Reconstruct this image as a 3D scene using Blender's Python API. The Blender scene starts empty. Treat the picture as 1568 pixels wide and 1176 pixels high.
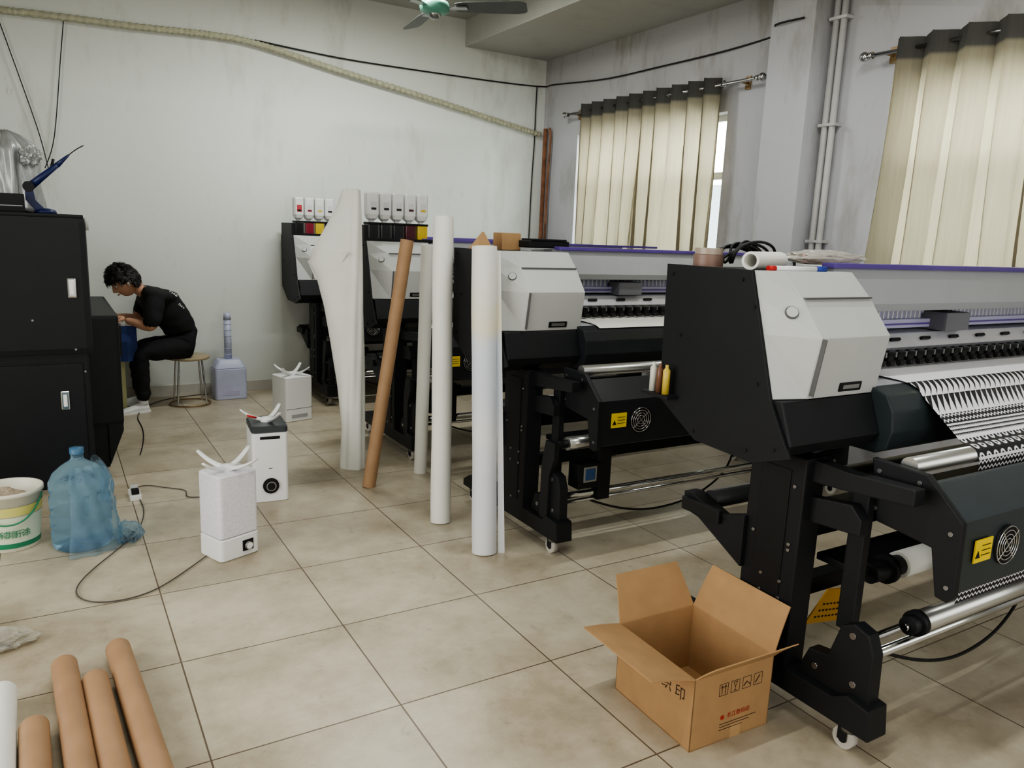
import bpy, bmesh, math, random
from mathutils import Vector, Matrix, noise
random.seed(4)
C = bpy.context.scene.collection

# ------------------------------------------------------------------ materials
def lin(c):
    out=[]
    for v in c:
        v=v/255.0
        out.append(v/12.92 if v<=0.04045 else ((v+0.055)/1.055)**2.4)
    return out
_m={}
def M(name,rgb,rough=.5,metal=0,var=.08,scale=6,bump=0,trans=0,ior=1.45,alpha=1,spec=.5,emit=0):
    if name in _m: return _m[name]
    m=bpy.data.materials.new(name); m.use_nodes=True
    nt=m.node_tree; b=nt.nodes['Principled BSDF']
    c=lin(rgb)
    b.inputs['Roughness'].default_value=rough
    b.inputs['Metallic'].default_value=metal
    b.inputs['Specular IOR Level'].default_value=spec
    b.inputs['Transmission Weight'].default_value=trans
    b.inputs['IOR'].default_value=ior
    b.inputs['Alpha'].default_value=alpha
    tc=nt.nodes.new('ShaderNodeTexCoord')
    n=nt.nodes.new('ShaderNodeTexNoise'); n.inputs['Scale'].default_value=scale; n.inputs['Detail'].default_value=4
    nt.links.new(tc.outputs['Object'],n.inputs['Vector'])
    r=nt.nodes.new('ShaderNodeValToRGB')
    r.color_ramp.elements[0].position=.3; r.color_ramp.elements[1].position=.7
    r.color_ramp.elements[0].color=[x*(1-var) for x in c]+[1]
    r.color_ramp.elements[1].color=[min(1,x*(1+var)) for x in c]+[1]
    nt.links.new(n.outputs['Fac'],r.inputs['Fac'])
    nt.links.new(r.outputs['Color'],b.inputs['Base Color'])
    if emit:
        b.inputs['Emission Color'].default_value=c+[1]; b.inputs['Emission Strength'].default_value=emit
    if bump:
        bp=nt.nodes.new('ShaderNodeBump'); bp.inputs['Strength'].default_value=bump; bp.inputs['Distance'].default_value=.01
        nt.links.new(n.outputs['Fac'],bp.inputs['Height']); nt.links.new(bp.outputs['Normal'],b.inputs['Normal'])
    _m[name]=m; return m

def wall_mat(name,rgb,dirty,dirt_rgb=(150,148,138),lo=.52):
    m=bpy.data.materials.new(name); m.use_nodes=True; nt=m.node_tree; b=nt.nodes['Principled BSDF']; L=nt.links
    b.inputs['Roughness'].default_value=.75
    geo=nt.nodes.new('ShaderNodeNewGeometry')
    mp=nt.nodes.new('ShaderNodeMapping'); mp.inputs['Scale'].default_value=(2.2,2.2,.7)
    L.new(geo.outputs['Position'],mp.inputs['Vector'])
    n=nt.nodes.new('ShaderNodeTexNoise'); n.inputs['Scale'].default_value=1.3; n.inputs['Detail'].default_value=8; n.inputs['Roughness'].default_value=.65
    L.new(mp.outputs['Vector'],n.inputs['Vector'])
    r=nt.nodes.new('ShaderNodeValToRGB'); r.color_ramp.elements[0].position=lo; r.color_ramp.elements[1].position=lo+.23
    r.color_ramp.elements[0].color=(0,0,0,1); r.color_ramp.elements[1].color=(dirty,dirty,dirty,1)
    L.new(n.outputs['Fac'],r.inputs['Fac'])
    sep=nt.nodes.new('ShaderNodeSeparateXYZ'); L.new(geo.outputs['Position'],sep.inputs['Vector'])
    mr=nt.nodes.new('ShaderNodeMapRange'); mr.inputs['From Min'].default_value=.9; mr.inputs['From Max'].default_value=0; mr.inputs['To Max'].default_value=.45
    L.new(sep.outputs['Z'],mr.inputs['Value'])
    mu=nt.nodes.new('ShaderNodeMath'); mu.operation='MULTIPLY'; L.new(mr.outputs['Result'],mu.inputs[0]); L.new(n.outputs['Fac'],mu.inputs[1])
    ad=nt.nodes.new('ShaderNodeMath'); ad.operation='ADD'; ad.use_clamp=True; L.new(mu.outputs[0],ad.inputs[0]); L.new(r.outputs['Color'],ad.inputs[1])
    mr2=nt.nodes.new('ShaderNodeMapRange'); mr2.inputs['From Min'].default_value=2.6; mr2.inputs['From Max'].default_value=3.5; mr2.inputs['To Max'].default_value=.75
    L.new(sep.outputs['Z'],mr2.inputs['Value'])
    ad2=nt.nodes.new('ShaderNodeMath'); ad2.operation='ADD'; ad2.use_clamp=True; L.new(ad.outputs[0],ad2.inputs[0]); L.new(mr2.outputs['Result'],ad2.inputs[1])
    mx=nt.nodes.new('ShaderNodeMix'); mx.data_type='RGBA'
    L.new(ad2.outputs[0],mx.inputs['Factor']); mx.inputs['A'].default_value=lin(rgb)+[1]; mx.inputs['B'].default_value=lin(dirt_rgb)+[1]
    # small flaked patches and scuffs
    n4=nt.nodes.new('ShaderNodeTexNoise'); n4.inputs['Scale'].default_value=3.2; n4.inputs['Detail'].default_value=10; n4.inputs['Roughness'].default_value=.75; L.new(mp.outputs['Vector'],n4.inputs['Vector'])
    r4=nt.nodes.new('ShaderNodeValToRGB'); r4.color_ramp.elements[0].position=.64; r4.color_ramp.elements[1].position=.70
    r4.color_ramp.elements[0].color=(0,0,0,1); r4.color_ramp.elements[1].color=(.35,.35,.35,1); L.new(n4.outputs['Fac'],r4.inputs['Fac'])
    mx3=nt.nodes.new('ShaderNodeMix'); mx3.data_type='RGBA'; L.new(r4.outputs['Color'],mx3.inputs['Factor']); L.new(mx.outputs['Result'],mx3.inputs['A']); mx3.inputs['B'].default_value=lin((150,144,130))+[1]
    L.new(mx3.outputs['Result'],b.inputs['Base Color'])
    n2=nt.nodes.new('ShaderNodeTexNoise'); n2.inputs['Scale'].default_value=5; n2.inputs['Detail'].default_value=6; L.new(geo.outputs['Position'],n2.inputs['Vector'])
    bp=nt.nodes.new('ShaderNodeBump'); bp.inputs['Strength'].default_value=.15; bp.inputs['Distance'].default_value=.02
    L.new(n2.outputs['Fac'],bp.inputs['Height']); L.new(bp.outputs['Normal'],b.inputs['Normal'])
    return m

def floor_mat():
    m=bpy.data.materials.new('floor_tiles'); m.use_nodes=True; nt=m.node_tree; b=nt.nodes['Principled BSDF']; L=nt.links
    geo=nt.nodes.new('ShaderNodeNewGeometry')
    mp=nt.nodes.new('ShaderNodeMapping'); mp.inputs['Location'].default_value=(-.32+6.05,-.375+6.0,0)
    L.new(geo.outputs['Position'],mp.inputs['Vector'])
    br=nt.nodes.new('ShaderNodeTexBrick'); br.offset=0; br.squash=1
    br.inputs['Scale'].default_value=1; br.inputs['Brick Width'].default_value=.605; br.inputs['Row Height'].default_value=.6
    br.inputs['Mortar Size'].default_value=.0032; br.inputs['Mortar Smooth'].default_value=.3
    br.inputs['Color1'].default_value=lin((202,192,172))+[1]; br.inputs['Color2'].default_value=lin((190,180,160))+[1]; br.inputs['Mortar'].default_value=lin((108,93,76))+[1]
    L.new(mp.outputs['Vector'],br.inputs['Vector'])
    n=nt.nodes.new('ShaderNodeTexNoise'); n.inputs['Scale'].default_value=1.8; n.inputs['Detail'].default_value=10; n.inputs['Roughness'].default_value=.72
    L.new(geo.outputs['Position'],n.inputs['Vector'])
    r=nt.nodes.new('ShaderNodeValToRGB'); r.color_ramp.elements[0].position=.36; r.color_ramp.elements[1].position=.6
    r.color_ramp.elements[0].color=lin((194,185,172))+[1]; r.color_ramp.elements[1].color=(1,1,1,1)
    L.new(n.outputs['Fac'],r.inputs['Fac'])
    mx=nt.nodes.new('ShaderNodeMix'); mx.data_type='RGBA'; mx.blend_type='MULTIPLY'; mx.inputs['Factor'].default_value=.75
    L.new(br.outputs['Color'],mx.inputs['A']); L.new(r.outputs['Color'],mx.inputs['B'])
    n3=nt.nodes.new('ShaderNodeTexNoise'); n3.inputs['Scale'].default_value=8; n3.inputs['Detail'].default_value=10; n3.inputs['Roughness'].default_value=.74; n3.inputs['Distortion'].default_value=.6
    L.new(geo.outputs['Position'],n3.inputs['Vector'])
    r3=nt.nodes.new('ShaderNodeValToRGB'); r3.color_ramp.elements[0].position=.59; r3.color_ramp.elements[1].position=.74
    r3.color_ramp.elements[0].color=(0,0,0,1); r3.color_ramp.elements[1].color=(.62,.62,.62,1)
    L.new(n3.outputs['Fac'],r3.inputs['Fac'])
    mx2=nt.nodes.new('ShaderNodeMix'); mx2.data_type='RGBA'; L.new(r3.outputs['Color'],mx2.inputs['Factor'])
    L.new(mx.outputs['Result'],mx2.inputs['A']); mx2.inputs['B'].default_value=lin((116,106,92))+[1]
    L.new(mx2.outputs['Result'],b.inputs['Base Color'])
    rr=nt.nodes.new('ShaderNodeMapRange'); rr.inputs['To Min'].default_value=.2; rr.inputs['To Max'].default_value=.5
    L.new(n.outputs['Fac'],rr.inputs['Value']); L.new(rr.outputs['Result'],b.inputs['Roughness'])
    bp=nt.nodes.new('ShaderNodeBump'); bp.inputs['Strength'].default_value=.25; bp.inputs['Distance'].default_value=.002; bp.invert=True
    L.new(br.outputs['Fac'],bp.inputs['Height']); L.new(bp.outputs['Normal'],b.inputs['Normal'])
    return m

BLK=M('black_metal',(27,28,31),.5,0,.08,spec=.35); BLK2=M('black_plastic',(18,19,21),.5,spec=.4)
GRY=M('light_grey_plastic',(190,191,190),.45,0,.02); GRYB=M('grey_beam',(166,168,172),.4,0,.02)
SLT=M('slate_panel',(44,52,55),.4); PUR=M('purple_strip',(92,72,146),.4)
LAV=M('lavender_rail',(186,184,214),.3,.2,.03)
ALU=M('aluminium',(190,190,188),.28,.9,.05); STL=M('steel',(150,150,150),.3,.95)
WHT=M('white_plastic',(232,232,232),.4,0,.02); PAP=M('white_paper',(230,229,223),.65,0,.03)
CRD=M('cardboard',(172,136,96),.8,0,.06,14); CRDD=M('cardboard_tube',(164,130,98),.6,0,.08,10)
CRD_IN=M('cardboard_inner',(160,122,82),.85,0,.06,14)
RUB=M('rubber',(30,30,30),.7); CHR=M('chrome',(200,200,200),.15,1)
YEL=M('yellow_sticker',(235,205,30),.5); SEAM=M('seam_dark',(90,90,90),.6)

# ------------------------------------------------------------------ helpers
def empty(name,loc=(0,0,0)):
    e=bpy.data.objects.new(name,None); e.location=loc; e.empty_display_size=.1; C.objects.link(e); return e
def mesh_obj(name,bm_or_me,mat,parent=None,smooth=False):
    if isinstance(bm_or_me,bmesh.types.BMesh):
        me=bpy.data.meshes.new(name); bm_or_me.to_mesh(me); bm_or_me.free()
    else: me=bm_or_me
    o=bpy.data.objects.new(name,me); C.objects.link(o)
    if mat:
        for mm in (mat if isinstance(mat,(list,tuple)) else [mat]): me.materials.append(mm)
    if parent: o.parent=parent
    if smooth:
        for p in me.polygons: p.use_smooth=True
    return o
def bev(bm,w,seg=2):
    if w>0: bmesh.ops.bevel(bm,geom=bm.edges[:],offset=w,segments=seg,affect='EDGES',profile=.7,clamp_overlap=True)
def box(name,x0,x1,y0,y1,z0,z1,mat,parent=None,b=.004,rot=None,pivot=None):
    bm=bmesh.new(); bmesh.ops.create_cube(bm,size=1)
    c=Vector(((x0+x1)/2,(y0+y1)/2,(z0+z1)/2))
    for v in bm.verts: v.co=Vector((v.co.x*(x1-x0),v.co.y*(y1-y0),v.co.z*(z1-z0)))+c
    bev(bm,b,2)
    if rot is not None:
        p=Vector(pivot) if pivot else c
        bmesh.ops.rotate(bm,cent=p,matrix=rot,verts=bm.verts)
    return mesh_obj(name,bm,mat,parent)
def loft(name,secs,mat,parent=None,cap=True,close=True,b=0,smooth=False):
    bm=bmesh.new(); V=[[bm.verts.new(p) for p in s] for s in secs]
    n=len(secs[0])
    for i in range(len(secs)-1):
        for j in range(n if close else n-1):
            k=(j+1)%n
            bm.faces.new([V[i][j],V[i+1][j],V[i+1][k],V[i][k]])
    if cap:
        bm.faces.new(V[0]); bm.faces.new(V[-1][::-1])
    bmesh.ops.recalc_face_normals(bm,faces=bm.faces)
    if b: bev(bm,b)
    return mesh_obj(name,bm,mat,parent,smooth)
def prism(name,x0,x1,prof,mat,parent=None,b=.003):
    return loft(name,[[(x0,y,z) for y,z in prof],[(x1,y,z) for y,z in prof]],mat,parent,b=b)
def frame(d):
    d=Vector(d).normalized(); up=Vector((0,0,1)) if abs(d.z)<.95 else Vector((1,0,0))
    a=d.cross(up).normalized(); return a,d.cross(a).normalized()
def cyl(name,p0,p1,r0,mat,parent=None,r1=None,seg=24,cap=True,smooth=True,b=0):
    p0,p1=Vector(p0),Vector(p1); r1=r0 if r1 is None else r1
    a,c=frame(p1-p0)
    s=[[p+(a*math.cos(2*math.pi*i/seg)+c*math.sin(2*math.pi*i/seg))*r for i in range(seg)] for p,r in ((p0,r0),(p1,r1))]
    o=loft(name,s,mat,parent,cap=cap)
    if smooth:
        for p in o.data.polygons: p.use_smooth=len(p.vertices)==4
    return o
def tube(name,p0,p1,r,mat,parent=None,wall=.006,seg=28,inner=None,wob=0):
    p0,p1=Vector(p0),Vector(p1); a,c=frame(p1-p0)
    def ring(p,r,t=0): return [p+(a*math.cos(2*math.pi*i/seg)+c*math.sin(2*math.pi*i/seg))*(r+wob*math.sin(2*math.pi*i/seg+9*t)+wob*.6*math.sin(17*t)) for i in range(seg)]
    secs=[ring(p0,r-wall)]
    N=14 if wob else 1
    for k in range(N+1): secs.append(ring(p0.lerp(p1,k/N),r,k/N))
    secs+=[ring(p1,r-wall,1),ring(p0,r-wall)]
    o=loft(name,secs,mat,parent,cap=False)
    for p in o.data.polygons: p.use_smooth=True
    try: o.data.set_sharp_from_angle(angle=.6)
    except Exception: pass
    return o
def lathe(name,prof,loc,mat,parent=None,seg=40,cap=False):
    secs=[[(loc[0]+r*math.cos(2*math.pi*i/seg),loc[1]+r*math.sin(2*math.pi*i/seg),loc[2]+z) for i in range(seg)] for r,z in prof]
    return loft(name,secs,mat,parent,cap=cap,smooth=True)
def wire(name,pts,r,mat,parent=None,poly=False,cyc=False):
    cu=bpy.data.curves.new(name,'CURVE'); cu.dimensions='3D'; cu.bevel_depth=r; cu.bevel_resolution=3
    if poly:
        s=cu.splines.new('POLY'); s.points.add(len(pts)-1)
        for i,p in enumerate(pts): s.points[i].co=(*p,1)
    else:
        s=cu.splines.new('NURBS'); s.points.add(len(pts)-1)
        for i,p in enumerate(pts): s.points[i].co=(*p,1)
        s.order_u=4; s.use_endpoint_u=True; s.resolution_u=8
    s.use_cyclic_u=cyc
    cu.materials.append(mat); o=bpy.data.objects.new(name,cu); C.objects.link(o)
    if parent: o.parent=parent
    return o
def text(name,body,size,loc,rot,mat,parent=None,ext=.0004):
    cu=bpy.data.curves.new(name,'FONT'); cu.body=body; cu.size=size; cu.extrude=ext; cu.align_x='CENTER'; cu.align_y='CENTER'
    cu.materials.append(mat); o=bpy.data.objects.new(name,cu); o.location=loc; o.rotation_euler=rot; C.objects.link(o)
    if parent: o.parent=parent
    return o

# ------------------------------------------------------------------ camera
cam=bpy.data.cameras.new('camera'); cam.sensor_width=36; cam.lens=27.05; cam.clip_start=.05
co=bpy.data.objects.new('camera',cam); C.objects.link(co)
R=Vector((.8596,-.5095,.0394)); U=Vector((.0637,.1834,.981)); B=Vector((-.507,-.8407,.1901))
B.normalize(); R=(R-B*R.dot(B)).normalized(); U=B.cross(R)
co.matrix_world=Matrix(((R.x,U.x,B.x,0),(R.y,U.y,B.y,0),(R.z,U.z,B.z,1.57),(0,0,0,1)))
bpy.context.scene.camera=co
vs=bpy.context.scene.view_settings
try:
    vs.view_transform='AgX'; vs.look='AgX - Medium High Contrast'; vs.exposure=0.16
except Exception: pass

# ------------------------------------------------------------------ room
XL,XR,YB,YF,ZC=-2.6,4.8,7.5,-2.2,3.7
WB=wall_mat('wall_paint_back',(228,231,226),.5,(172,171,160),.54); WR=wall_mat('wall_right_shaded',(186,186,191),.75,(136,131,122))  # right wall's shade is put into its darker, bluish base colour
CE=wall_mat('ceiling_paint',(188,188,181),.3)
box('floor',XL-.2,XR+.2,YF-.2,YB+.2,-.12,0,floor_mat(),b=0)
box('ceiling',XL-.2,XR+.2,YF-.2,YB+.2,ZC,ZC+.12,CE,b=0)
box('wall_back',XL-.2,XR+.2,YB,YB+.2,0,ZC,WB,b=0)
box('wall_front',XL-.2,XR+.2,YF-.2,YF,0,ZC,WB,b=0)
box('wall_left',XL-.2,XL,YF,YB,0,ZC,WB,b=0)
def wall_right():
    bm=bmesh.new()
    def bx(y0,y1,z0,z1):
        r=bmesh.ops.create_cube(bm,size=1)
        for v in r['verts']: v.co=Vector((v.co.x*.2+XR+.1,v.co.y*(y1-y0)+(y0+y1)/2,v.co.z*(z1-z0)+(z0+z1)/2))
    O=[(1.25,3.20),(4.75,6.84)]; zs,zt=.95,2.62
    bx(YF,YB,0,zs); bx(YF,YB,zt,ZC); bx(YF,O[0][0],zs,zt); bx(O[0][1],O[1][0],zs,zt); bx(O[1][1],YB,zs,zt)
    mesh_obj('wall_right',bm,WR)
    for (y0,y1) in O:
        e=empty('window_1' if y0<2 else 'window_2')
        fr=M('window_frame',(215,216,214),.4,.3); gl=M('window_glass',(235,245,242),.02,0,0,trans=1,ior=1.05,spec=.3)
        x=XR+.12
        for (a,b_,c,d) in ((y0,y1,zs,zs+.05),(y0,y1,zt-.05,zt),(y0,y0+.05,zs,zt),(y1-.05,y1,zs,zt),(y0,y1,2.10,2.16),((y0+y1)/2-.03,(y0+y1)/2+.03,zs,zt)):
            box('frame_bar',x,x+.05,a,b_,c,d,fr,e,b=.004)
        box('glass',x+.02,x+.026,y0+.02,y1-.02,zs+.02,zt-.02,gl,e,b=0)
        box('sill',XR-.03,XR+.12,y0-.03,y1+.03,zs-.03,zs,WR,e,b=.004)
wall_right()
box('trim_1',3.8,XR,YF,YB,3.44,ZC,CE,b=.01)
box('trim_2',XL,XR,3.80,4.2,3.3,ZC,CE,b=.01)
box('trim_3',4.6,XR,3.82,4.2,0,3.3,WR,b=.008)
box('baseboard_back',XL,XR,YB-.012,YB,0,.1,M('skirting',(186,182,172),.6),b=.002)

hose=M('corrugated_hose',(172,170,146),.6,0,.15,30)
def smooth_path(P,n=12):
    out=[]
    for i in range(len(P)-1):
        p0=Vector(P[max(i-1,0)]);p1=Vector(P[i]);p2=Vector(P[i+1]);p3=Vector(P[min(i+2,len(P)-1)])
        for k in range(n):
            t=k/n; out.append(.5*((2*p1)+(-p0+p2)*t+(2*p0-5*p1+4*p2-p3)*t*t+(-p0+3*p1-3*p2+p3)*t**3))
    out.append(Vector(P[-1])); return out
def corrugated(name,P,r,mat,step=.018):
    path=smooth_path(P,60); pts=[path[0]]; acc=0
    for a,b_ in zip(path,path[1:]):
        acc+=(b_-a).length
        if acc>=step: pts.append(b_); acc=0
    secs=[]
    for i,p in enumerate(pts):
        d=(pts[min(i+1,len(pts)-1)]-pts[max(i-1,0)]); a,c=frame(d); rr=r*(1 if i%2 else .72)
        secs.append([p+(a*math.cos(2*math.pi*k/10)+c*math.sin(2*math.pi*k/10))*rr for k in range(10)])
    return loft(name,secs,mat,smooth=False)
yb=7.45
corrugated('corrugated_conduit',[(-1.6,yb,3.0),(-.2,yb,3.10),(.7,yb,3.13),(1.35,yb,3.16),(1.75,yb,3.14),(2.46,yb,3.02),(3.33,yb,2.89),(4.17,yb,2.75),(4.74,yb,2.66)],.030,hose)
CBL=M('black_cable',(22,22,22),.5); CBLW=M('grey_cable',(130,130,125),.5)
wire('wall_cable',[tuple(p) for p in smooth_path([(1.7,7.485,3.18),(2.5,7.485,3.14),(3.4,7.485,3.14),(4.3,7.485,3.15),(4.76,7.48,3.17),(4.785,7.3,3.17),(4.785,6.4,3.1),(4.785,5.6,3.09),(4.785,4.8,3.09),(4.785,4.25,3.12),(4.585,4.15,3.12),(4.585,3.9,3.12)],6)],.007,CBL,poly=True)
wire('corner_cable',[(4.68,7.485,3.17),(4.67,7.485,2.8),(4.69,7.485,2.7),(4.65,7.485,2.0),(4.66,7.485,1.0)],.006,CBL)
wire('power_wire',[tuple(p) for p in smooth_path([(-.22,7.46,3.05),(-.1,7.46,2.6),(.0,7.46,2.2),(.05,7.46,1.9)],6)],.004,CBL,poly=True)
wire('power_wire',[tuple(p) for p in smooth_path([(.22,7.46,3.1),(.18,7.46,2.8),(.1,7.46,2.2),(.02,7.46,1.95)],6)],.004,CBL,poly=True)
rust=M('rusty_pipe',(130,88,64),.8,0,.35,12,bump=.4)
e=empty('rusty_drain_pipe')
wire('pipe_main',[(4.75,7.38,2.72),(4.74,7.37,2.3),(4.75,7.38,1.8),(4.74,7.38,1.0),(4.75,7.38,0)],.024,rust,e)
wire('pipe_side',[(4.75,7.30,2.72),(4.755,7.26,2.6),(4.75,7.31,2.45),(4.75,7.30,1.6),(4.75,7.3,0)],.012,rust,e)
pip=M('pvc_pipe',(186,185,183),.45)
e=empty('pvc_pipe')
for k,(y) in enumerate((3.76,3.70)):
    cyl('pipe',(4.75,y,0),(4.75,y,3.44),.022,pip,e)
for z in (.6,1.6,2.4,3.1): box('clip',4.72,4.8,3.66,3.80,z,z+.02,pip,e,b=.002)

# ------------------------------------------------------------------ curtains
def curtain_mat():
    m=bpy.data.materials.new('curtain_fabric'); m.use_nodes=True; nt=m.node_tree; L=nt.links
    for n in list(nt.nodes):
        if n.type!='OUTPUT_MATERIAL': nt.nodes.remove(n)
    out=[n for n in nt.nodes if n.type=='OUTPUT_MATERIAL'][0]
    geo=nt.nodes.new('ShaderNodeNewGeometry'); sep=nt.nodes.new('ShaderNodeSeparateXYZ'); L.new(geo.outputs['Position'],sep.inputs[0])
    r=nt.nodes.new('ShaderNodeValToRGB'); mr=nt.nodes.new('ShaderNodeMapRange'); mr.inputs['From Min'].default_value=1; mr.inputs['From Max'].default_value=3
    L.new(sep.outputs['Z'],mr.inputs['Value']); L.new(mr.outputs['Result'],r.inputs['Fac'])
    r.color_ramp.elements[0].position=.865; r.color_ramp.elements[0].color=lin((166,157,136))+[1]
    r.color_ramp.elements[1].position=.875; r.color_ramp.elements[1].color=lin((104,102,98))+[1]
    d=nt.nodes.new('ShaderNodeBsdfDiffuse'); t=nt.nodes.new('ShaderNodeBsdfTranslucent'); mx=nt.nodes.new('ShaderNodeMixShader'); mx.inputs[0].default_value=.5
    w=nt.nodes.new('ShaderNodeTexNoise'); w.inputs['Scale'].default_value=60; mp=nt.nodes.new('ShaderNodeMapping'); mp.inputs['Scale'].default_value=(1,1,.05)
    L.new(geo.outputs['Position'],mp.inputs[0]); L.new(mp.outputs[0],w.inputs[0])
    mc=nt.nodes.new('ShaderNodeMix'); mc.data_type='RGBA'; mc.blend_type='MULTIPLY'; mc.inputs['Factor'].default_value=.25
    L.new(r.outputs[0],mc.inputs['A']); L.new(w.outputs['Fac'],mc.inputs['B'])
    L.new(mc.outputs['Result'],d.inputs[0]); L.new(mc.outputs['Result'],t.inputs[0]); L.new(d.outputs[0],mx.inputs[1]); L.new(t.outputs[0],mx.inputs[2]); L.new(mx.outputs[0],out.inputs[0])
    return m
CUR=curtain_mat()
def curtain_panel(e,ya,yb_,yal,ybl,seed,folds):
    rnd=random.Random(seed); ph=[rnd.uniform(0,6) for _ in range(6)]
    nu,nv=folds*28,36; z1,z0=2.87,.72
    bm=bmesh.new(); V=[]
    for j in range(nv+1):
        t=j/nv; z=z1+(z0-z1)*t; row=[]
        for i in range(nu+1):
            s=i/nu; y=(ya+(yb_-ya)*s)*(1-t)+(yal+(ybl-yal)*s)*t
            wob=(.25+1.3*t)*math.sin(2*math.pi*1.3*s+ph[1])+(.6*t)*math.sin(2*math.pi*3.1*s+ph[2]+1.2*t)
            a=2*math.pi*folds*s+wob
            amp=.058*(1-.30*t*(.5+.5*math.sin(2*math.pi*folds*.37*s+ph[3])))
            x=4.675+amp*math.sin(a)+.018*t*math.sin(2*a+ph[4])+.014*t*math.sin(a*.5+ph[0]+t)
            y+=.030*math.sin(2*a)*(.5+.5*t)+.01*t*math.sin(7*t+9*s+ph[5])
            row.append(bm.verts.new((min(x,4.775),y,z)))
        V.append(row)
    for j in range(nv):
        for i in range(nu): bm.faces.new([V[j][i],V[j][i+1],V[j+1][i+1],V[j+1][i]])
    mesh_obj('curtain_panel',bm,CUR,e,True)
    for k in range(folds*2):
        y=ya+(yb_-ya)*(k/(folds*2))
        wire('grommet',[(4.70+.004,y+.028*math.cos(a)*.5,2.81+.028*math.sin(a)) for a in [2*math.pi*q/12 for q in range(12)]],.006,CHR,e,poly=True,cyc=True)
def rod(e,y0,y1):
    cyl('rod',(4.70,y0,2.81),(4.70,y1,2.81),.013,CHR,e)
    for y in (y0,y1):
        bm=bmesh.new(); bmesh.ops.create_uvsphere(bm,u_segments=16,v_segments=12,radius=.032); bmesh.ops.translate(bm,verts=bm.verts,vec=(4.70,y,2.81)); mesh_obj('finial',bm,CHR,e,True)
        cyl('finial_collar',(4.70,y+(.03 if y==min(y0,y1) else -.03),2.81),(4.70,y+(.06 if y==min(y0,y1) else -.06),2.81),.022,CHR,e)
    for y in (y0+.22,y1-.15):
        box('bracket_plate',4.785,4.8,y-.025,y+.025,2.76,2.86,M('brass',(150,125,90),.4,.6),e,b=.003)
        cyl('bracket_arm',(4.79,y,2.81),(4.70,y,2.81),.012,M('brass',(150,125,90)),e)
e=empty('curtain'); rod(e,4.33,6.95)
curtain_panel(e,4.72,5.66,4.72,5.69,1,5); curtain_panel(e,5.67,6.60,5.80,6.64,2,5)
e=empty('curtain'); rod(e,1.1,3.47)
curtain_panel(e,1.35,3.22,1.35,3.24,3,9)
e=empty('security_camera'); box('body',4.72,4.8,4.22,4.28,2.86,2.95,BLK2,e,b=.006); cyl('lens',(4.72,4.25,2.9),(4.70,4.25,2.89),.018,BLK,e)

# ------------------------------------------------------------------ printers
def print_mat():
    m=bpy.data.materials.new('printed_media'); m.use_nodes=True; nt=m.node_tree; L=nt.links; b=nt.nodes['Principled BSDF']; b.inputs['Roughness'].default_value=.6
    uv=nt.nodes.new('ShaderNodeTexCoord'); sep=nt.nodes.new('ShaderNodeSeparateXYZ'); L.new(uv.outputs['UV'],sep.inputs[0])
    def mth(op,a,b_=None,c=None):
        n=nt.nodes.new('ShaderNodeMath'); n.operation=op
        for i,x in enumerate((a,b_,c)):
            if x is None: continue
            if hasattr(x,'is_linked'): L.new(x,n.inputs[i])
            else: n.inputs[i].default_value=x
        return n.outputs[0]
    u,v=sep.outputs['X'],sep.outputs['Y']
    def band(a,c): return mth('MULTIPLY',mth('GREATER_THAN',v,a),mth('LESS_THAN',v,c))
    vr=mth('FRACT',mth('DIVIDE',mth('SUBTRACT',v,.39),.075))
    tri=mth('LESS_THAN',mth('FRACT',mth('ADD',mth('DIVIDE',u,.034),mth('MULTIPLY',v,14))),mth('MULTIPLY',mth('SUBTRACT',1.0,vr),.92))
    zz=mth('PINGPONG',mth('DIVIDE',u,.022),.5)
    zig=mth('LESS_THAN',mth('FRACT',mth('ADD',mth('DIVIDE',v,.020),zz)),.68)
    fine=mth('LESS_THAN',mth('ADD',mth('FRACT',mth('DIVIDE',v,.016)),mth('PINGPONG',mth('DIVIDE',u,.009),.5)),.72)
    cu=mth('SUBTRACT',mth('FRACT',mth('DIVIDE',u,.042)),.5); cv=mth('SUBTRACT',mth('FRACT',mth('DIVIDE',v,.042)),.5)
    d=mth('SQRT',mth('ADD',mth('MULTIPLY',cu,cu),mth('MULTIPLY',cv,cv)))
    ring=mth('SUBTRACT',1,mth('MULTIPLY',mth('GREATER_THAN',d,.14),mth('LESS_THAN',d,.34)))
    tot=mth('MULTIPLY',band(.39,.54),tri)
    tot=mth('ADD',tot,mth('MULTIPLY',band(.545,.585),zig))
    tot=mth('ADD',tot,mth('MULTIPLY',band(.592,.640),fine))
    tot=mth('ADD',tot,mth('MULTIPLY',band(.648,.735),ring))
    tot=mth('ADD',tot,mth('MULTIPLY',band(.745,1.3),zig))
    mx=nt.nodes.new('ShaderNodeMix'); mx.data_type='RGBA'; L.new(tot,mx.inputs['Factor']); mx.inputs['A'].default_value=lin((236,235,240))+[1]; mx.inputs['B'].default_value=lin((14,14,17))+[1]
    L.new(mx.outputs['Result'],b.inputs['Base Color'])
    return m

def bolts(e,x,pts,r=.006,mat=None):
    for (y,z) in pts: cyl('bolt',(x-.004,y,z),(x+.002,y,z),r,mat or STL,e,seg=10)

def end_cover(e,xa,xb,xc,sgn=1):
    secs=[]
    A=[(1.708,1.49),(1.683,1.41),(1.649,1.30),(1.586,1.10),(1.70,1.10),(1.735,1.49)]
    Bp=[(1.69,1.49),(1.61,1.41),(1.52,1.295),(1.55,1.10),(1.70,1.10),(1.735,1.49)]
    for x,P in ((xa,A),(xb,Bp),(xc,Bp)): secs.append([(x,y,z) for y,z in P])
    loft('front_cover',secs,GRY,e,b=.004)

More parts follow.
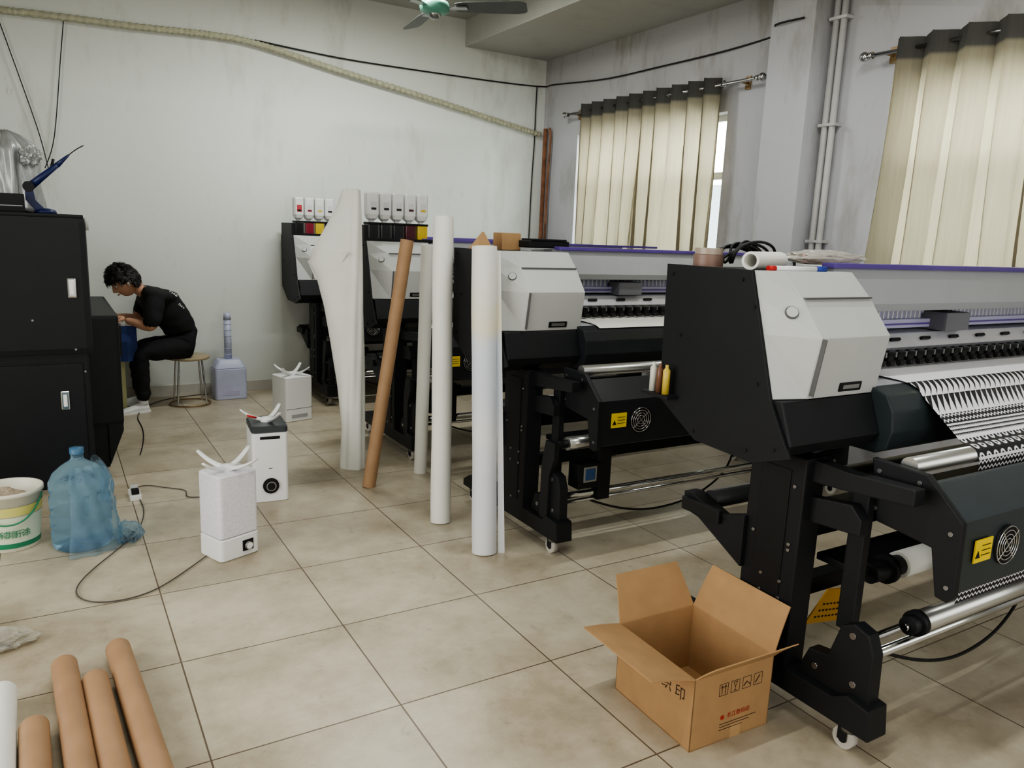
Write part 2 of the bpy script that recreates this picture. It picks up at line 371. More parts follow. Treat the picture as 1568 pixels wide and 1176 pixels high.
def printer(y0,media='blank',rack=None,front=False):
    e=empty('wide_format_printer',(0,y0,0)); z=e
    X0,X1,X2,X3=1.90,2.36,4.2,4.62
    for xa,xb in ((X0,X1),(X2,X3)):
        prism('end_housing',xa,xb,[(2.09,1.485),(1.735,1.485),(1.69,1.10),(1.60,1.09),(1.63,.89),(1.89,.90),(2.08,1.015)],BLK,z)
        prism('housing_base',xa+.002,xb-.002,[(1.70,1.098),(1.548,1.098),(1.50,.97),(1.52,.935),(1.63,.888),(1.70,.89)],BLK,z,b=.006)
    prism('side_panel',X0-.012,X0,[(2.095,1.492),(1.705,1.492),(1.583,1.10),(1.49,.935),(1.63,.885),(1.89,.895),(2.085,1.01)],BLK,z,b=.002)
    end_cover(z,X0,X0+.12,X1); end_cover(z,X3,X3-.12,X2)
    box('seam',X0+.125,X1-.005,1.600,1.612,1.408,1.413,SEAM,z,b=0)
    box('seam',X0+.121,X0+.124,1.518,1.540,1.11,1.295,SEAM,z,b=0,rot=Matrix.Rotation(.15,3,'X'))
    nn=(Vector((X0+.12,1.61,1.41))-Vector((X0,1.683,1.41))).cross(Vector((X0+.12,1.52,1.295))-Vector((X0+.12,1.61,1.41))).normalized()
    if nn.y>0: nn=-nn
    # the button sits on the chamfered facet: centre of that facet, lifted along its normal
    q0=(Vector((X0+.12,1.61,1.41))+Vector((X0,1.683,1.41))+Vector((X0+.12,1.52,1.295))+Vector((X0,1.649,1.30)))/4+Vector((.012,-.008,.012))
    c=q0-nn*(-.004)
    cyl('button_ring',c-nn*.010,c+nn*.003,.021,SEAM,z); cyl('button',c-nn*.010,c+nn*.006,.018,GRY,z)
    rb=Matrix.Rotation(.14,3,'X')
    box('badge',2.16,2.27,1.541,1.549,1.115,1.145,BLK2,z,b=.003,rot=rb); box('badge_text',2.175,2.255,1.538,1.541,1.123,1.137,ALU,z,b=.001,rot=rb)
    bolts(z,X0-.013,[(2.06,1.46),(1.74,1.46),(1.64,1.14),(1.55,.95),(2.05,1.04),(1.9,.925),(2.0,1.25),(1.68,1.38),(1.66,.92)],.006,BLK2)
    prism('upper_beam',X1,X2,[(2.06,1.34),(2.06,1.495),(1.79,1.505),(1.765,1.50),(1.73,1.375),(1.75,1.345)],GRYB,z,b=.006)
    box('purple_trim',X1-.02,X3-.05,1.745,1.80,1.50,1.518,PUR,z,b=.004)
    box('beam_latch',X1-.02,X1+.02,1.72,1.76,1.385,1.47,GRY,z,b=.006)
    box('back_plate',X1,X2,2.0,2.06,.95,1.35,GRYB,z,b=.002)
    box('guide_rail',X1,X2,1.84,1.90,1.265,1.30,LAV,z,b=.004)
    box('guide_rail_slot',X1,X2,1.835,1.842,1.278,1.284,PUR,z,b=0)
    prism('carriage_chain',X1+.1,X2,[(1.95,1.30),(1.88,1.30),(1.88,1.335),(1.95,1.335)],LAV,z)
    for i in range(60):
        x=X1+.12+i*.03
        if x>X2-.02: break
        box('chain_rib',x,x+.008,1.872,1.955,1.298,1.337,WHT,z,b=0)
    prism('pinch_housing',X1,X2,[(1.90,1.19),(1.90,1.255),(1.81,1.25),(1.775,1.20),(1.79,1.185)],M('satin_silver',(205,205,212),.35,.4),z,b=.004)
    for i in range(9):
        x=X1+.22+i*.2
        if x<X2-.05: box('housing_slot',x,x+.06,1.783,1.80,1.222,1.234,BLK2,z,b=.002,rot=Matrix.Rotation(-.6,3,'X'))
    for i in range(30):
        x=X1+.03+i*.062
        if x>X2-.05: break
        box('pinch_arm',x,x+.035,1.735,1.80,1.155,1.188,BLK2,z,b=.004)
        cyl('pinch_roller',(x+.004,1.735,1.148),(x+.03,1.735,1.148),.011,RUB,z,seg=12)
        box('pinch_lever',x+.012,x+.022,1.715,1.745,1.175,1.195,STL,z,b=.002)
    cx=X1+(.75 if front else .42)
    box('print_carriage',cx,cx+.17,1.77,1.9,1.255,1.33,M('carriage_grey',(112,112,118),.4),z,b=.01)
    prism('platen',X1,X2,[(1.98,1.10),(1.98,1.128),(1.56,1.12),(1.56,1.09)],M('platen_white',(206,206,212),.35,.3),z)
    prism('front_apron',X1-.02,X2+.02,[(1.60,1.115),(1.54,1.118),(1.49,1.10),(1.462,1.05),(1.455,.98),(1.47,.92),(1.51,.90),(1.62,.90)],SLT if front else M('apron_black',(34,36,40),.4),z,b=.006)
    cyl('media_bar',(2.2,1.30,.93),(4.25,1.30,.93),.028,ALU,z)
    plate=[(1.40,.935),(1.22,.93),(1.10,.82),(1.095,.60),(1.115,.575),(1.15,.58),(1.18,.72),(1.36,.74)]
    for xa in (2.165,4.22):
        prism('end_bracket',xa,xa+.022,plate,BLK,z,b=.004)
        bolts(z,xa,[(1.37,.90),(1.37,.78),(1.24,.90),(1.13,.78),(1.12,.62)],.007)
    prism('fan_panel',2.19,4.22,[(1.235,.90),(1.21,.905),(1.112,.815),(1.105,.60),(1.125,.59),(1.14,.60),(1.145,.79)],SLT if front else M('panel_black',(32,34,37),.4),z,b=.006)
    for fx in ((2.43,3.2) if front else (2.43,3.1)):
        cy=1.107
        cyl('fan_recess',(fx,cy+.004,.712),(fx,cy-.003,.712),.062,BLK2,z)
        for rr in (.060,.047,.034,.021):
            wire('fan_grille',[(fx+rr*math.cos(a),cy-.008,.712+rr*math.sin(a)) for a in [2*math.pi*q/24 for q in range(24)]],.002,CHR,z,poly=True,cyc=True)
        cyl('fan_hub',(fx,cy-.004,.712),(fx,cy-.010,.712),.012,BLK,z)
        for a in range(4):
            an=a*math.pi/2+.7; wire('fan_spoke',[(fx,cy-.009,.712),(fx+.062*math.cos(an),cy-.009,.712+.062*math.sin(an))],.002,CHR,z,poly=True)
    box('warning_label',2.25,2.34,1.100,1.104,.685,.755,YEL,z,b=0)
    for k in range(3): box('label_line',2.285,2.33,1.0985,1.100,.735-.015*k,.737-.015*k,BLK2,z,b=0)
    loft('label_icon',[[(2.255,1.0985,.70),(2.278,1.0985,.70),(2.2665,1.0985,.722)],[(2.255,1.1,.70),(2.278,1.1,.70),(2.2665,1.1,.722)]],BLK2,z)
    for xa in (2.08,4.26):
        prism('support_arm',xa,xa+.05,[(1.72,.89),(1.60,.90),(1.42,.89),(1.20,.90),(1.20,.85),(1.42,.83),(1.60,.82),(1.72,.80)],BLK,z,b=.004)
        prism('lower_arm',xa+.01,xa+.05,[(1.62,.76),(1.40,.79),(1.36,.75),(1.36,.70),(1.62,.68)],BLK,z,b=.004)
        box('leg_column',xa-.03,xa+.065,1.545,1.77,.12,.90,BLK,z,b=.006)
        box('leg_rib',xa-.034,xa-.028,1.60,1.72,.2,.85,BLK2,z,b=.002)
        bolts(z,xa-.032,[(1.58,.80),(1.58,.60),(1.58,.58),(1.73,.60),(1.60,.46),(1.68,.46),(1.60,.40),(1.68,.40),(1.58,.25),(1.74,.25),(1.66,.20)],.006)
        prism('foot',xa-.03,xa+.065,[(2.22,.09),(2.22,.13),(2.15,.17),(1.36,.17),(1.31,.20),(1.23,.19),(1.22,.09)],BLK,z,b=.006)
        prism('core_holder',xa+.0,xa+.05,[(1.52,.17),(1.48,.27),(1.41,.28),(1.375,.40),(1.33,.425),(1.28,.41),(1.255,.35),(1.25,.17)],BLK,z,b=.005)
        bolts(z,xa,[(1.33,.385),(1.45,.22),(1.31,.23)],.011)
        box('vertical_strut',xa+.052,xa+.085,1.37,1.43,.36,.86,BLK,z,b=.005)
        for yy in (1.31,2.15):
            lathe('caster_swivel',[(.0,.098),(.03,.098),(.03,.075),(.012,.07),(0,.07)],(xa+.018,yy,-.008),STL,z,seg=16)
            cyl('caster_wheel',(xa+.001,yy+.012,.036),(xa+.031,yy+.012,.036),.036,M('caster_grey',(190,186,178),.5),z)
            cyl('caster_hub',(xa-.001,yy+.012,.036),(xa+.033,yy+.012,.036),.016,BLK,z)
            box('caster_fork',xa-.006,xa-.001,yy-.005,yy+.028,.03,.085,BLK,z,b=.002); box('caster_fork',xa+.033,xa+.038,yy-.005,yy+.028,.03,.085,BLK,z,b=.002)
    prism('rear_holder',2.03,2.09,[(1.76,.45),(1.76,.64),(1.88,.60),(2.02,.645),(2.06,.64),(2.06,.57),(1.98,.56)],BLK,z,b=.005)
    box('rear_cap',2.01,2.03,1.86,2.05,.575,.625,BLK2,z,b=.006)
    cyl('rear_roller',(2.09,1.98,.62),(4.26,1.98,.62),.035,M('dark_roll',(50,50,52),.4),z)
    box('cross_beam',2.13,4.26,1.62,1.70,.58,.68,BLK,z,b=.005); box('cross_beam_low',2.13,4.26,1.62,1.68,.36,.42,BLK,z,b=.005)
    box('waste_tray',2.2,4.1,1.42,1.58,.52,.545,BLK,z,b=.004)
    cyl('take_up_rod',(2.1,1.34,.28),(4.3,1.34,.28),.017,CHR,z); cyl('take_up_rod',(2.1,1.46,.235),(4.3,1.46,.235),.014,CHR,z); cyl('take_up_rod',(2.1,1.40,.22),(4.3,1.40,.22),.010,CHR,z)
    wire('motor_cable',[(2.4,1.42,.2),(2.6,1.36,.12),(2.9,1.36,.10),(3.3,1.42,.14),(3.6,1.5,.3),(3.62,1.62,.6)],.006,CBL,z)
    if front:
        cyl('take_up_roller',(2.36,1.29,.385),(4.2,1.29,.385),.036,ALU,z)
        cyl('roller_core',(2.30,1.29,.385),(2.37,1.29,.385),.030,BLK,z); cyl('roller_cap',(2.28,1.29,.385),(2.30,1.29,.385),.012,CHR,z)
        cyl('core_flange',(2.335,1.29,.385),(2.36,1.29,.385),.042,BLK,z)
        cyl('spare_core',(2.42,1.42,.52),(2.75,1.42,.52),.045,PAP,z); cyl('spare_core_holder',(2.26,1.42,.52),(2.42,1.42,.52),.034,BLK,z); cyl('spare_core_flange',(2.34,1.42,.52),(2.36,1.42,.52),.05,BLK2,z)
    else:
        cyl('take_up_roller',(2.16,1.33,.56),(2.36,1.33,.56),.034,ALU,z); cyl('roller_cap',(2.08,1.33,.56),(2.16,1.33,.56),.02,BLK,z)
        prism('roller_arm',2.06,2.09,[(1.40,.17),(1.40,.45),(1.37,.58),(1.29,.58),(1.29,.5),(1.33,.40),(1.33,.17)],BLK,z,b=.004)
        box('drive_motor',2.2,2.34,1.27,1.36,.33,.46,BLK2,z,b=.008); box('motor_display',2.24,2.30,1.264,1.27,.375,.435,M('display_blue',(50,80,120),.3),z,b=.001)
        box('motor_rim',2.23,2.31,1.266,1.272,.365,.445,ALU,z,b=.002)
        box('motor_arm',2.34,2.42,1.29,1.35,.25,.53,BLK,z,b=.01)
        cyl('motor_shaft',(2.34,1.32,.49),(2.46,1.32,.49),.022,BLK,z)
    if media:
        xa,xb=(2.52,4.08) if media=='print' else (2.45,4.05)
        P=[(1.93,1.131),(1.75,1.131),(1.56,1.126),(1.50,1.11),(1.475,1.085)]
        if media=='print': P+= [(1.42,1.04),(1.36,.99),(1.325,.963),(1.295,.960),(1.272,.94),(1.262,.88),(1.268,.60),(1.27,.42)]
        else: P=P[:4]
        bm=bmesh.new(); uvl=bm.loops.layers.uv.new('UVMap'); nx=8; rows=[]; L_=0; Ls=[0]
        PP=smooth_path([(0,a,b_) for a,b_ in P],4)
        for a,b_ in zip(PP,PP[1:]): L_+=(b_-a).length; Ls.append(L_)
        for p in PP: rows.append([bm.verts.new((xa+(xb-xa)*i/nx,p.y,p.z)) for i in range(nx+1)])
        for j in range(len(PP)-1):
            for i in range(nx):
                f=bm.faces.new([rows[j][i],rows[j][i+1],rows[j+1][i+1],rows[j+1][i]])
                for lp,(ii,jj) in zip(f.loops,((i,j),(i+1,j),(i+1,j+1),(i,j+1))): lp[uvl].uv=((xb-xa)*ii/nx,Ls[jj])
        mesh_obj('media_sheet',bm,print_mat() if media=='print' else PAP,z,True)
    if rack:
        n=len(rack); sp=.094
        box('rack_board',X0-.012,X0+.02,1.72,2.08,1.49,1.60,BLK,z,b=.004)
        box('rack_tray',X0+.02,X0+.02+sp*n+.02,1.72,1.95,1.487,1.51,BLK2,z,b=.004)
        for i,(col,nm) in enumerate(rack):
            x=X0+.05+sp*i+.02
            box('ink_reservoir',x-.038,x+.038,1.76,1.85,1.50,1.61,M('ink_'+nm,col,.15,0,.1,spec=.8),z,b=.008)
            box('reservoir_cap',x-.041,x+.041,1.755,1.855,1.605,1.62,BLK2,z,b=.004)
            secs=[]
            for (w,d,zz) in ((.014,.014,1.618),(.016,.016,1.63),(.032,.036,1.645),(.0425,.048,1.675),(.0425,.048,1.815),(.038,.044,1.827)):
                secs.append([(x+w*cx_,1.805+d*cy_,zz) for cx_,cy_ in ((-1,-.7),(-.7,-1),(.7,-1),(1,-.7),(1,.7),(.7,1),(-.7,1),(-1,.7))])
            loft('ink_bottle',secs,WHT,z,b=0)
            box('bottle_label',x-.022,x+.022,1.7555,1.7575,1.70,1.76,M('label_red',(190,70,80),.6) if (i==0 and n==4) else M('label_grey',(215,215,220),.6),z,b=0)
            box('label_swatch',x-.018,x+.018,1.7545,1.756,1.705,1.72,M('ink_'+nm,col),z,b=0)
    return e
K=((28,26,30),'black'); MG=((130,30,50),'magenta'); Yl=((215,185,50),'yellow'); RD=((80,22,34),'darkred')
p1=printer(0,'print',front=True)
p2=printer(1.70,'blank')
p3=printer(3.47,'blank',rack=[K,K,K,RD,Yl])
p4=printer(5.34,'blank',rack=[K,MG,Yl,K])

# items on the second printer top
e=empty('cardboard_block'); box('block',2.12,2.24,3.68,3.78,1.487,1.58,CRD,e,b=.004)
e=empty('tool_case'); box('case',2.20,2.46,3.53,3.64,1.506,1.545,BLK2,e,b=.008); box('case_lid',2.22,2.44,3.525,3.645,1.545,1.555,BLK,e,b=.004)
e=empty('paper_cone')
loft('cone',[[(1.98+.05*a,3.66+.05*b_,1.487) for a,b_ in ((-1,-1),(1,-1),(1,1),(-1,1))],[(1.99+.004*a,3.66+.004*b_,1.58) for a,b_ in ((-1,-1),(1,-1),(1,1),(-1,1))]],CRD,e)
# items on front printer top
e=empty('adhesive_tape_roll'); tube('roll',(1.99,2.0,1.488),(1.99,2.0,1.530),.052,M('tape_brown',(130,104,92),.4),e,wall=.02)
tube('roll',(1.99,2.0,1.531),(1.99,2.0,1.552),.048,M('tape_clear',(160,144,130),.3),e,wall=.02)
e=empty('paper_roll'); tube('roll',(1.98,1.80,1.518),(2.22,1.885,1.518),.03,PAP,e,wall=.008)
e=empty('marker_pen'); cyl('barrel',(2.02,1.73,1.497),(2.20,1.715,1.497),.009,WHT,e); cyl('cap',(2.20,1.715,1.497),(2.245,1.711,1.497),.010,M('blue',(40,60,150),.4),e); cyl('red_tip',(1.99,1.732,1.497),(2.02,1.73,1.497),.009,M('red',(190,40,40),.4),e)
clear=M('clear_film',(225,222,215),.15,0,.05,20,bump=.6,trans=.55,ior=1.2)
e=empty('wrapped_packet')
def crumpled(name,c,s,mat,par,seed=0,amp=.25,sub=4,flat=True):
    bm=bmesh.new(); bmesh.ops.create_icosphere(bm,subdivisions=sub,radius=1)
    for v in bm.verts:
        n=noise.noise(v.co*2.3+Vector((seed,0,0)))+.5*noise.noise(v.co*6+Vector((0,seed,0)))
        v.co*=1+amp*n
        v.co=Vector((v.co.x*s[0],v.co.y*s[1],v.co.z*s[2]))
    if flat:
        mz=min(v.co.z for v in bm.verts)*.75
        for v in bm.verts: v.co.z=max(v.co.z,mz)
        off=-mz
    else: off=0
    bmesh.ops.translate(bm,verts=bm.verts,vec=(c[0],c[1],c[2]+off)); return mesh_obj(name,bm,mat,par)
crumpled('film',(2.46,1.88,1.508),(.20,.08,.028),clear,e,3)
cyl('inner_roll',(2.30,1.86,1.53),(2.62,1.90,1.53),.018,M('pinkish',(195,170,160),.6),e)
e=empty('cable_coil')
for k in range(4):
    wire('loop',[(2.13+.012*k+.10*math.cos(t)+.02*math.sin(2*t+k),2.0-.012*k+.03*math.sin(t),1.497+.062*(1+.12*k)*abs(math.sin(t))) for t in [2*math.pi*q/20 for q in range(21)]],.005,CBL,e)
e=empty('refill_ink_bottle')
for k,c in enumerate(((200,176,80),(110,76,58),(205,205,196))):
    lathe('bottle',[(0,0),(.013,0),(.013,.085),(.006,.095),(.006,.105),(0,.105)],(1.856,2.02+.034*k,1.035),M('rb%d'%k,c,.3),e,seg=16)
box('bracket',1.838,1.888,1.99,2.13,1.02,1.034,BLK,e,b=.003)
e=empty('perforated_card'); am=M('amber',(190,140,45),.4)
rt=Matrix.Rotation(.35,3,'X')@Matrix.Rotation(.2,3,'Y')
box('card',2.20,2.42,1.565,1.57,.25,.41,am,e,b=.001,rot=rt)
for i in range(7):
    for j in range(3): box('hole',2.23+i*.022,2.238+i*.022,1.562,1.566,.28+.03*j,.286+.03*j,BLK2,e,b=0,rot=rt,pivot=(2.31,1.5675,.33))

# ------------------------------------------------------------------ leaning rolls
def interp(T,t):
    for (a,va),(b_,vb) in zip(T,T[1:]):
        if a<=t<=b_:
            k=(t-a)/(b_-a); return va+(vb-va)*k
    return T[-1][1]
def flared_sheet():
    e=empty('fabric_roll')
    b0=Vector((1.675,4.78,0)); t0=Vector((1.745,5.04,1.82))
    tube('roll_core',b0,t0,.05,PAP,e,wall=.025)
    secs=[]; N=56; F=[(0,.02),(.15,.012),(.3,.04),(.45,.085),(.58,.13),(.68,.18),(.735,.235),(.78,.215),(.86,.125),(.94,.04),(1.0,.0)]
    for k in range(61):
        t=k/60; p=b0.lerp(t0,t); f=interp(F,t); r=.074-.014*t; s=[]
        for i in range(N):
            a=2*math.pi*i/N; d=Vector((math.cos(a),math.sin(a),0))
            w=max(0,-(d.x*.80-d.y*.60))
            rr=r*(1+.06*math.sin(3*a+5*t)+.045*math.sin(7*a-9*t))+f*w**2.6
            s.append(p+d*rr)
        secs.append(s)
    loft('loose_wrap',secs,PAP,e,cap=False,smooth=True)
    pk=b0.lerp(t0,.74); L=Vector((-.80,.60,0)).normalized(); n=Vector((-.6,-.8,0))
    A=[pk+L*.305+n*.005, pk+L*.24+n*.035-Vector((0,0,.12)), pk+L*.09+n*.085-Vector((0,0,.07)), pk+L*.0+n*.092+Vector((0,0,.07)), pk+L*.14+n*.08+Vector((0,0,.06))]
    loft('folded_flap',[[q for q in A],[q-n*.006 for q in A]],PAP,e,b=.002)
flared_sheet()
e=empty('cardboard_tube'); tube('tube',(1.62,4.36,.0),(1.860,4.37,1.515),.04,CRDD,e)
e=empty('paper_roll'); tube('roll',(2.03,4.50,0),(2.04,4.47,1.49),.042,PAP,e,wall=.02)
e=empty('paper_roll'); tube('roll',(1.770,3.64,0),(1.828,3.81,1.65),.055,PAP,e,wall=.025,wob=.0015)
def grad_print():
    m=bpy.data.materials.new('pale_print'); m.use_nodes=True; nt=m.node_tree; L=nt.links; b=nt.nodes['Principled BSDF']; b.inputs['Roughness'].default_value=.6
    g=nt.nodes.new('ShaderNodeNewGeometry'); sep=nt.nodes.new('ShaderNodeSeparateXYZ'); L.new(g.outputs['Position'],sep.inputs[0])
    n=nt.nodes.new('ShaderNodeTexNoise'); n.inputs['Scale'].default_value=5; L.new(g.outputs['Position'],n.inputs[0])
    ad=nt.nodes.new('ShaderNodeMath'); ad.operation='MULTIPLY_ADD'; L.new(n.outputs['Fac'],ad.inputs[0]); ad.inputs[1].default_value=.35; L.new(sep.outputs['Z'],ad.inputs[2])
    mr=nt.nodes.new('ShaderNodeMapRange'); mr.inputs['From Max'].default_value=1.8; L.new(ad.outputs[0],mr.inputs['Value'])
    r=nt.nodes.new('ShaderNodeValToRGB'); cr=r.color_ramp
    cols=[(0,(226,226,226)),(.3,(212,213,222)),(.42,(224,224,226)),(.55,(210,214,224)),(.66,(212,216,226)),(.74,(228,221,200)),(.82,(226,223,218)),(1,(228,227,224))]
    cr.elements[0].color=lin(cols[0][1])+[1]; cr.elements[1].color=lin(cols[-1][1])+[1]
    for p,c in cols[1:-1]: x=cr.elements.new(p); x.color=lin(c)+[1]
    L.new(mr.outputs[0],r.inputs[0]); L.new(r.outputs[0],b.inputs['Base Color']); return m
GP=grad_print()
e=empty('printed_paper_roll'); tube('roll',(1.79,3.17,0),(1.820,3.33,1.51),.062,GP,e,wall=.03,wob=.0015)
loft('loose_edge',[[(1.845,3.13,.0),(1.875,3.115,.0),(1.877,3.118,.0),(1.848,3.134,.0)],[(1.870,3.30,1.49),(1.884,3.28,1.49),(1.886,3.283,1.49),(1.873,3.304,1.49)]],GP,e)

for (fx,fy,nx_,ny,m) in ((.125,2.90,.215,1.45,CRDD),(-.044,2.86,.03,1.4,CRDD),(.043,2.715,.115,1.35,CRDD),(-.130,2.52,-.09,1.2,CRDD),(-.220,2.77,-.190,1.3,PAP)):
    e=empty('cardboard_tube' if m is CRDD else 'paper_roll'); tube('tube',(nx_,ny,.041),(fx,fy,.041),.041,m,e)

# ------------------------------------------------------------------ carton
def carton():
    e=empty('open_cardboard_box'); e.location=(1.80,1.72,0); e.rotation_euler=(0,0,-.03)
    w,d,h,t=.17,.193,.25,.004
    ink=M('carton_ink',(60,42,30),.8)
    box('base',-w,w,-d,d,0,t,CRD_IN,e,b=0)
    box('side_front',-w,w,-d,-d+t,0,h,CRD,e,b=.001); box('side_back',-w,w,d-t,d,0,h,CRD,e,b=.001)
    box('side_left',-w,-w+t,-d,d,0,h,CRD,e,b=.001); box('side_right',w-t,w,-d,d,0,h,CRD,e,b=.001)
    def flap(name,hx,hy,L_,Wd,ang,dirv,taper=.012):
        o=Vector((dirv[0],dirv[1],0)); s=Vector((-o.y,o.x,0)); up=o*math.cos(ang)+Vector((0,0,1))*math.sin(ang); nrm=s.cross(up)*.002
        c=Vector((hx,hy,h)); secs=[]
        for q in range(5):
            tt=q/4; bend=nrm*(6*tt*tt); cc=c+up*L_*tt+bend; ww=Wd-taper*tt
            secs.append([cc-s*ww-nrm,cc+s*ww-nrm,cc+s*ww+nrm,cc-s*ww+nrm])
        loft(name,secs,CRD,e)
    flap('flap_left',-w,0,.165,d,.25,(-1,0)); flap('flap_right',w,0,.165,d,1.22,(1,0))
    flap('flap_back',0,d,.165,w,1.15,(0,1),.03); flap('flap_front',0,-d,.135,w,.85,(0,-1))
    fy=-d-.0008; rx=math.pi/2
    for k in range(4):
        x=-.045+k*.05; z=.185
        wire('icon_frame',[(x-.018,fy,z-.02),(x+.018,fy,z-.02),(x+.018,fy,z+.02),(x-.018,fy,z+.02)],.0008,ink,e,poly=True,cyc=True)
    for x in (-.052,-.038): wire('arrow',[(x,fy,.170),(x,fy,.200)],.001,ink,e,poly=True); wire('arrow_head',[(x-.005,fy,.192),(x,fy,.200),(x+.005,fy,.192)],.001,ink,e,poly=True)
    wire('glass_icon',[(-.0,fy,.170),(.01,fy,.170),(.005,fy,.170),(.005,fy,.182),(-.003,fy,.200),(.013,fy,.200),(.005,fy,.182)],.001,ink,e,poly=True)
    wire('rain_icon',[(.042,fy,.175),(.055,fy,.188),(.07,fy,.175)],.0015,ink,e,poly=True); wire('stack_icon',[(.093,fy,.173),(.112,fy,.197)],.0015,ink,e,poly=True)
    text('box_text_front','长江数码印',.02,(.03,fy,.085),(rx,0,0),M('carton_red',(170,50,40),.8),e,.0002)
    cyl('logo',(-.04,fy+.0005,.085),(-.04,fy-.0003,.085),.008,M('carton_red',(170,50,40)),e)
    for k in range(3): box('small_print',-.05,.11-.03*k,fy-.0002,fy+.0003,.06-.01*k,.062-.01*k,ink,e,b=0)
    text('box_text_side','热转印纺织 印',.05,(-w-.0008,.0,.17),(rx,0,-math.pi/2),ink,e,.0002)
    box('tape_strip',-.0,.045,-d-.0006,-d,.0,.05,M('clear_tape',(190,155,112),.25),e,b=0)
carton()

# ------------------------------------------------------------------ humidifiers
def rbox(name,w,d,z0,z1,mat,par,r=.02,top=1.0):
    def rr(w,d,z,r):
        P=[]
        for cx,cy,a0 in ((1,1,0),(-1,1,90),(-1,-1,180),(1,-1,270)):
            for k in range(6):
                a=math.radians(a0+k*18); P.append((cx*(w-r)+r*math.cos(a),cy*(d-r)+r*math.sin(a),z))
        return P
    secs=[rr(w-.006,d-.006,z0,r),rr(w,d,z0+.006,r),rr(w*top,d*top,z1-.006,r*top),rr(w*top-.006,d*top-.006,z1,r)]
    o=loft(name,secs,mat,par)
    for p in o.data.polygons: p.use_smooth=True
    try:o.data.set_sharp_from_angle(angle=.5)
    except Exception: pass
    return o
HUM=M('humidifier_shell',(222,220,227),.35,0,.08,90)
def nozzles(e,z,r,mat,phase=.5,n=4):
    lathe('nozzle_hub',[(.035,0),(.038,.01),(.03,.025),(.0,.03)],(0,0,z),mat,e,seg=20)
    for k in range(n):
        a=phase+k*2*math.pi/n; d=Vector((math.cos(a),math.sin(a),0)); s=Vector((-d.y,d.x,0)); secs=[]
        for q in range(9):
            t=q/8; c=d*(.015+r*t)+Vector((0,0,z+.012+.012*t+.050*t*t)); wd=.019*(1-.35*t); hh=.012*(1-.5*t)
            secs.append([c+s*wd*math.cos(b_)+Vector((0,0,1))*hh*math.sin(b_) for b_ in [2*math.pi*i/10 for i in range(10)]])
        loft('mist_nozzle',secs,mat,e,smooth=True)
def humid(loc,rz,w,d,h,kind):
    e=empty('humidifier',loc); e.rotation_euler=(0,0,rz)
    if kind=='knob':
        rbox('base_unit',w,d,0,.11,WHT,e); rbox('water_tank',w*.985,d*.985,.112,h,HUM,e)
        box('knob_plate',w*.10,w*.66,-d-.004,-d+.002,.028,.082,BLK2,e,b=.003); cyl('knob',(w*.36,-d-.002,.055),(w*.36,-d-.018,.055),.020,STL,e); cyl('knob_face',(w*.36,-d-.018,.055),(w*.36,-d-.020,.055),.016,WHT,e)
        nozzles(e,h-.002,.15,WHT,.35)
    elif kind=='dial':
        rbox('body',w,d,0,h-.04,WHT,e); rbox('lid',w*1.0,d*1.0,h-.04,h,M('lid_dark',(60,64,68),.35),e)
        box('lid_slot',-w*.55,w*.55,-d-.003,-d+.003,h-.075,h-.058,BLK2,e,b=.003)
        cyl('dial',(0.0,-d+.002,.10),(0.0,-d-.012,.10),.045,BLK2,e); cyl('dial_ring',(0,-d-.012,.10),(0,-d-.02,.10),.028,STL,e); cyl('dial_face',(0,-d-.02,.10),(0,-d-.022,.10),.022,BLK2,e)
        box('mark',-.01,.01,-d-.001,-d+.001,.2,.204,SEAM,e,b=0)
        nozzles(e,h-.002,.13,WHT,.9,3)
        cyl('red_tag',(-.06,-.03,h+.03),(-.11,-.05,h+.05),.006,M('red',(190,40,40)),e)
    elif kind=='plain':
        rbox('body',w,d,0,h,WHT,e); box('vent',-w*.6,w*.6,-d-.002,-d+.001,.03,.06,GRYB,e,b=.002); box('seam',-w*.98,w*.98,-d-.001,-d+.001,.105,.108,SEAM,e,b=0); nozzles(e,h-.002,.14,WHT,.6)
    else:
        LB=M('lavender_plastic',(186,190,214),.4)
        rbox('body',w,d,0,h*.78,LB,e,r=.03); rbox('shoulder',w*.97,d*.97,h*.78,h,LB,e,r=.03,top=.72)
        cyl('mist_pipe',(0,0,h-.005),(0,0,h+.36),.032,LB,e)
        for q in range(6): cyl('pipe_ring',(0,0,h+.04+q*.055),(0,0,h+.046+q*.055),.0335,LB,e)
        cyl('pipe_cap',(0,0,h+.36),(0,0,h+.42),.035,LB,e,r1=.026); box('vent',-w*.5,w*.5,-d-.002,-d+.001,.04,.08,LAV,e,b=.002)
    return e
humid((.667,3.70,0),.385,.104,.092,.42,'knob')
humid((1.03,4.46,0),-.1,.100,.135,.45,'dial')
humid((1.66,6.27,0),.25,.12,.12,.37,'plain')
humid((1.35,7.27,0),0,.14,.11,.36,'pipe')

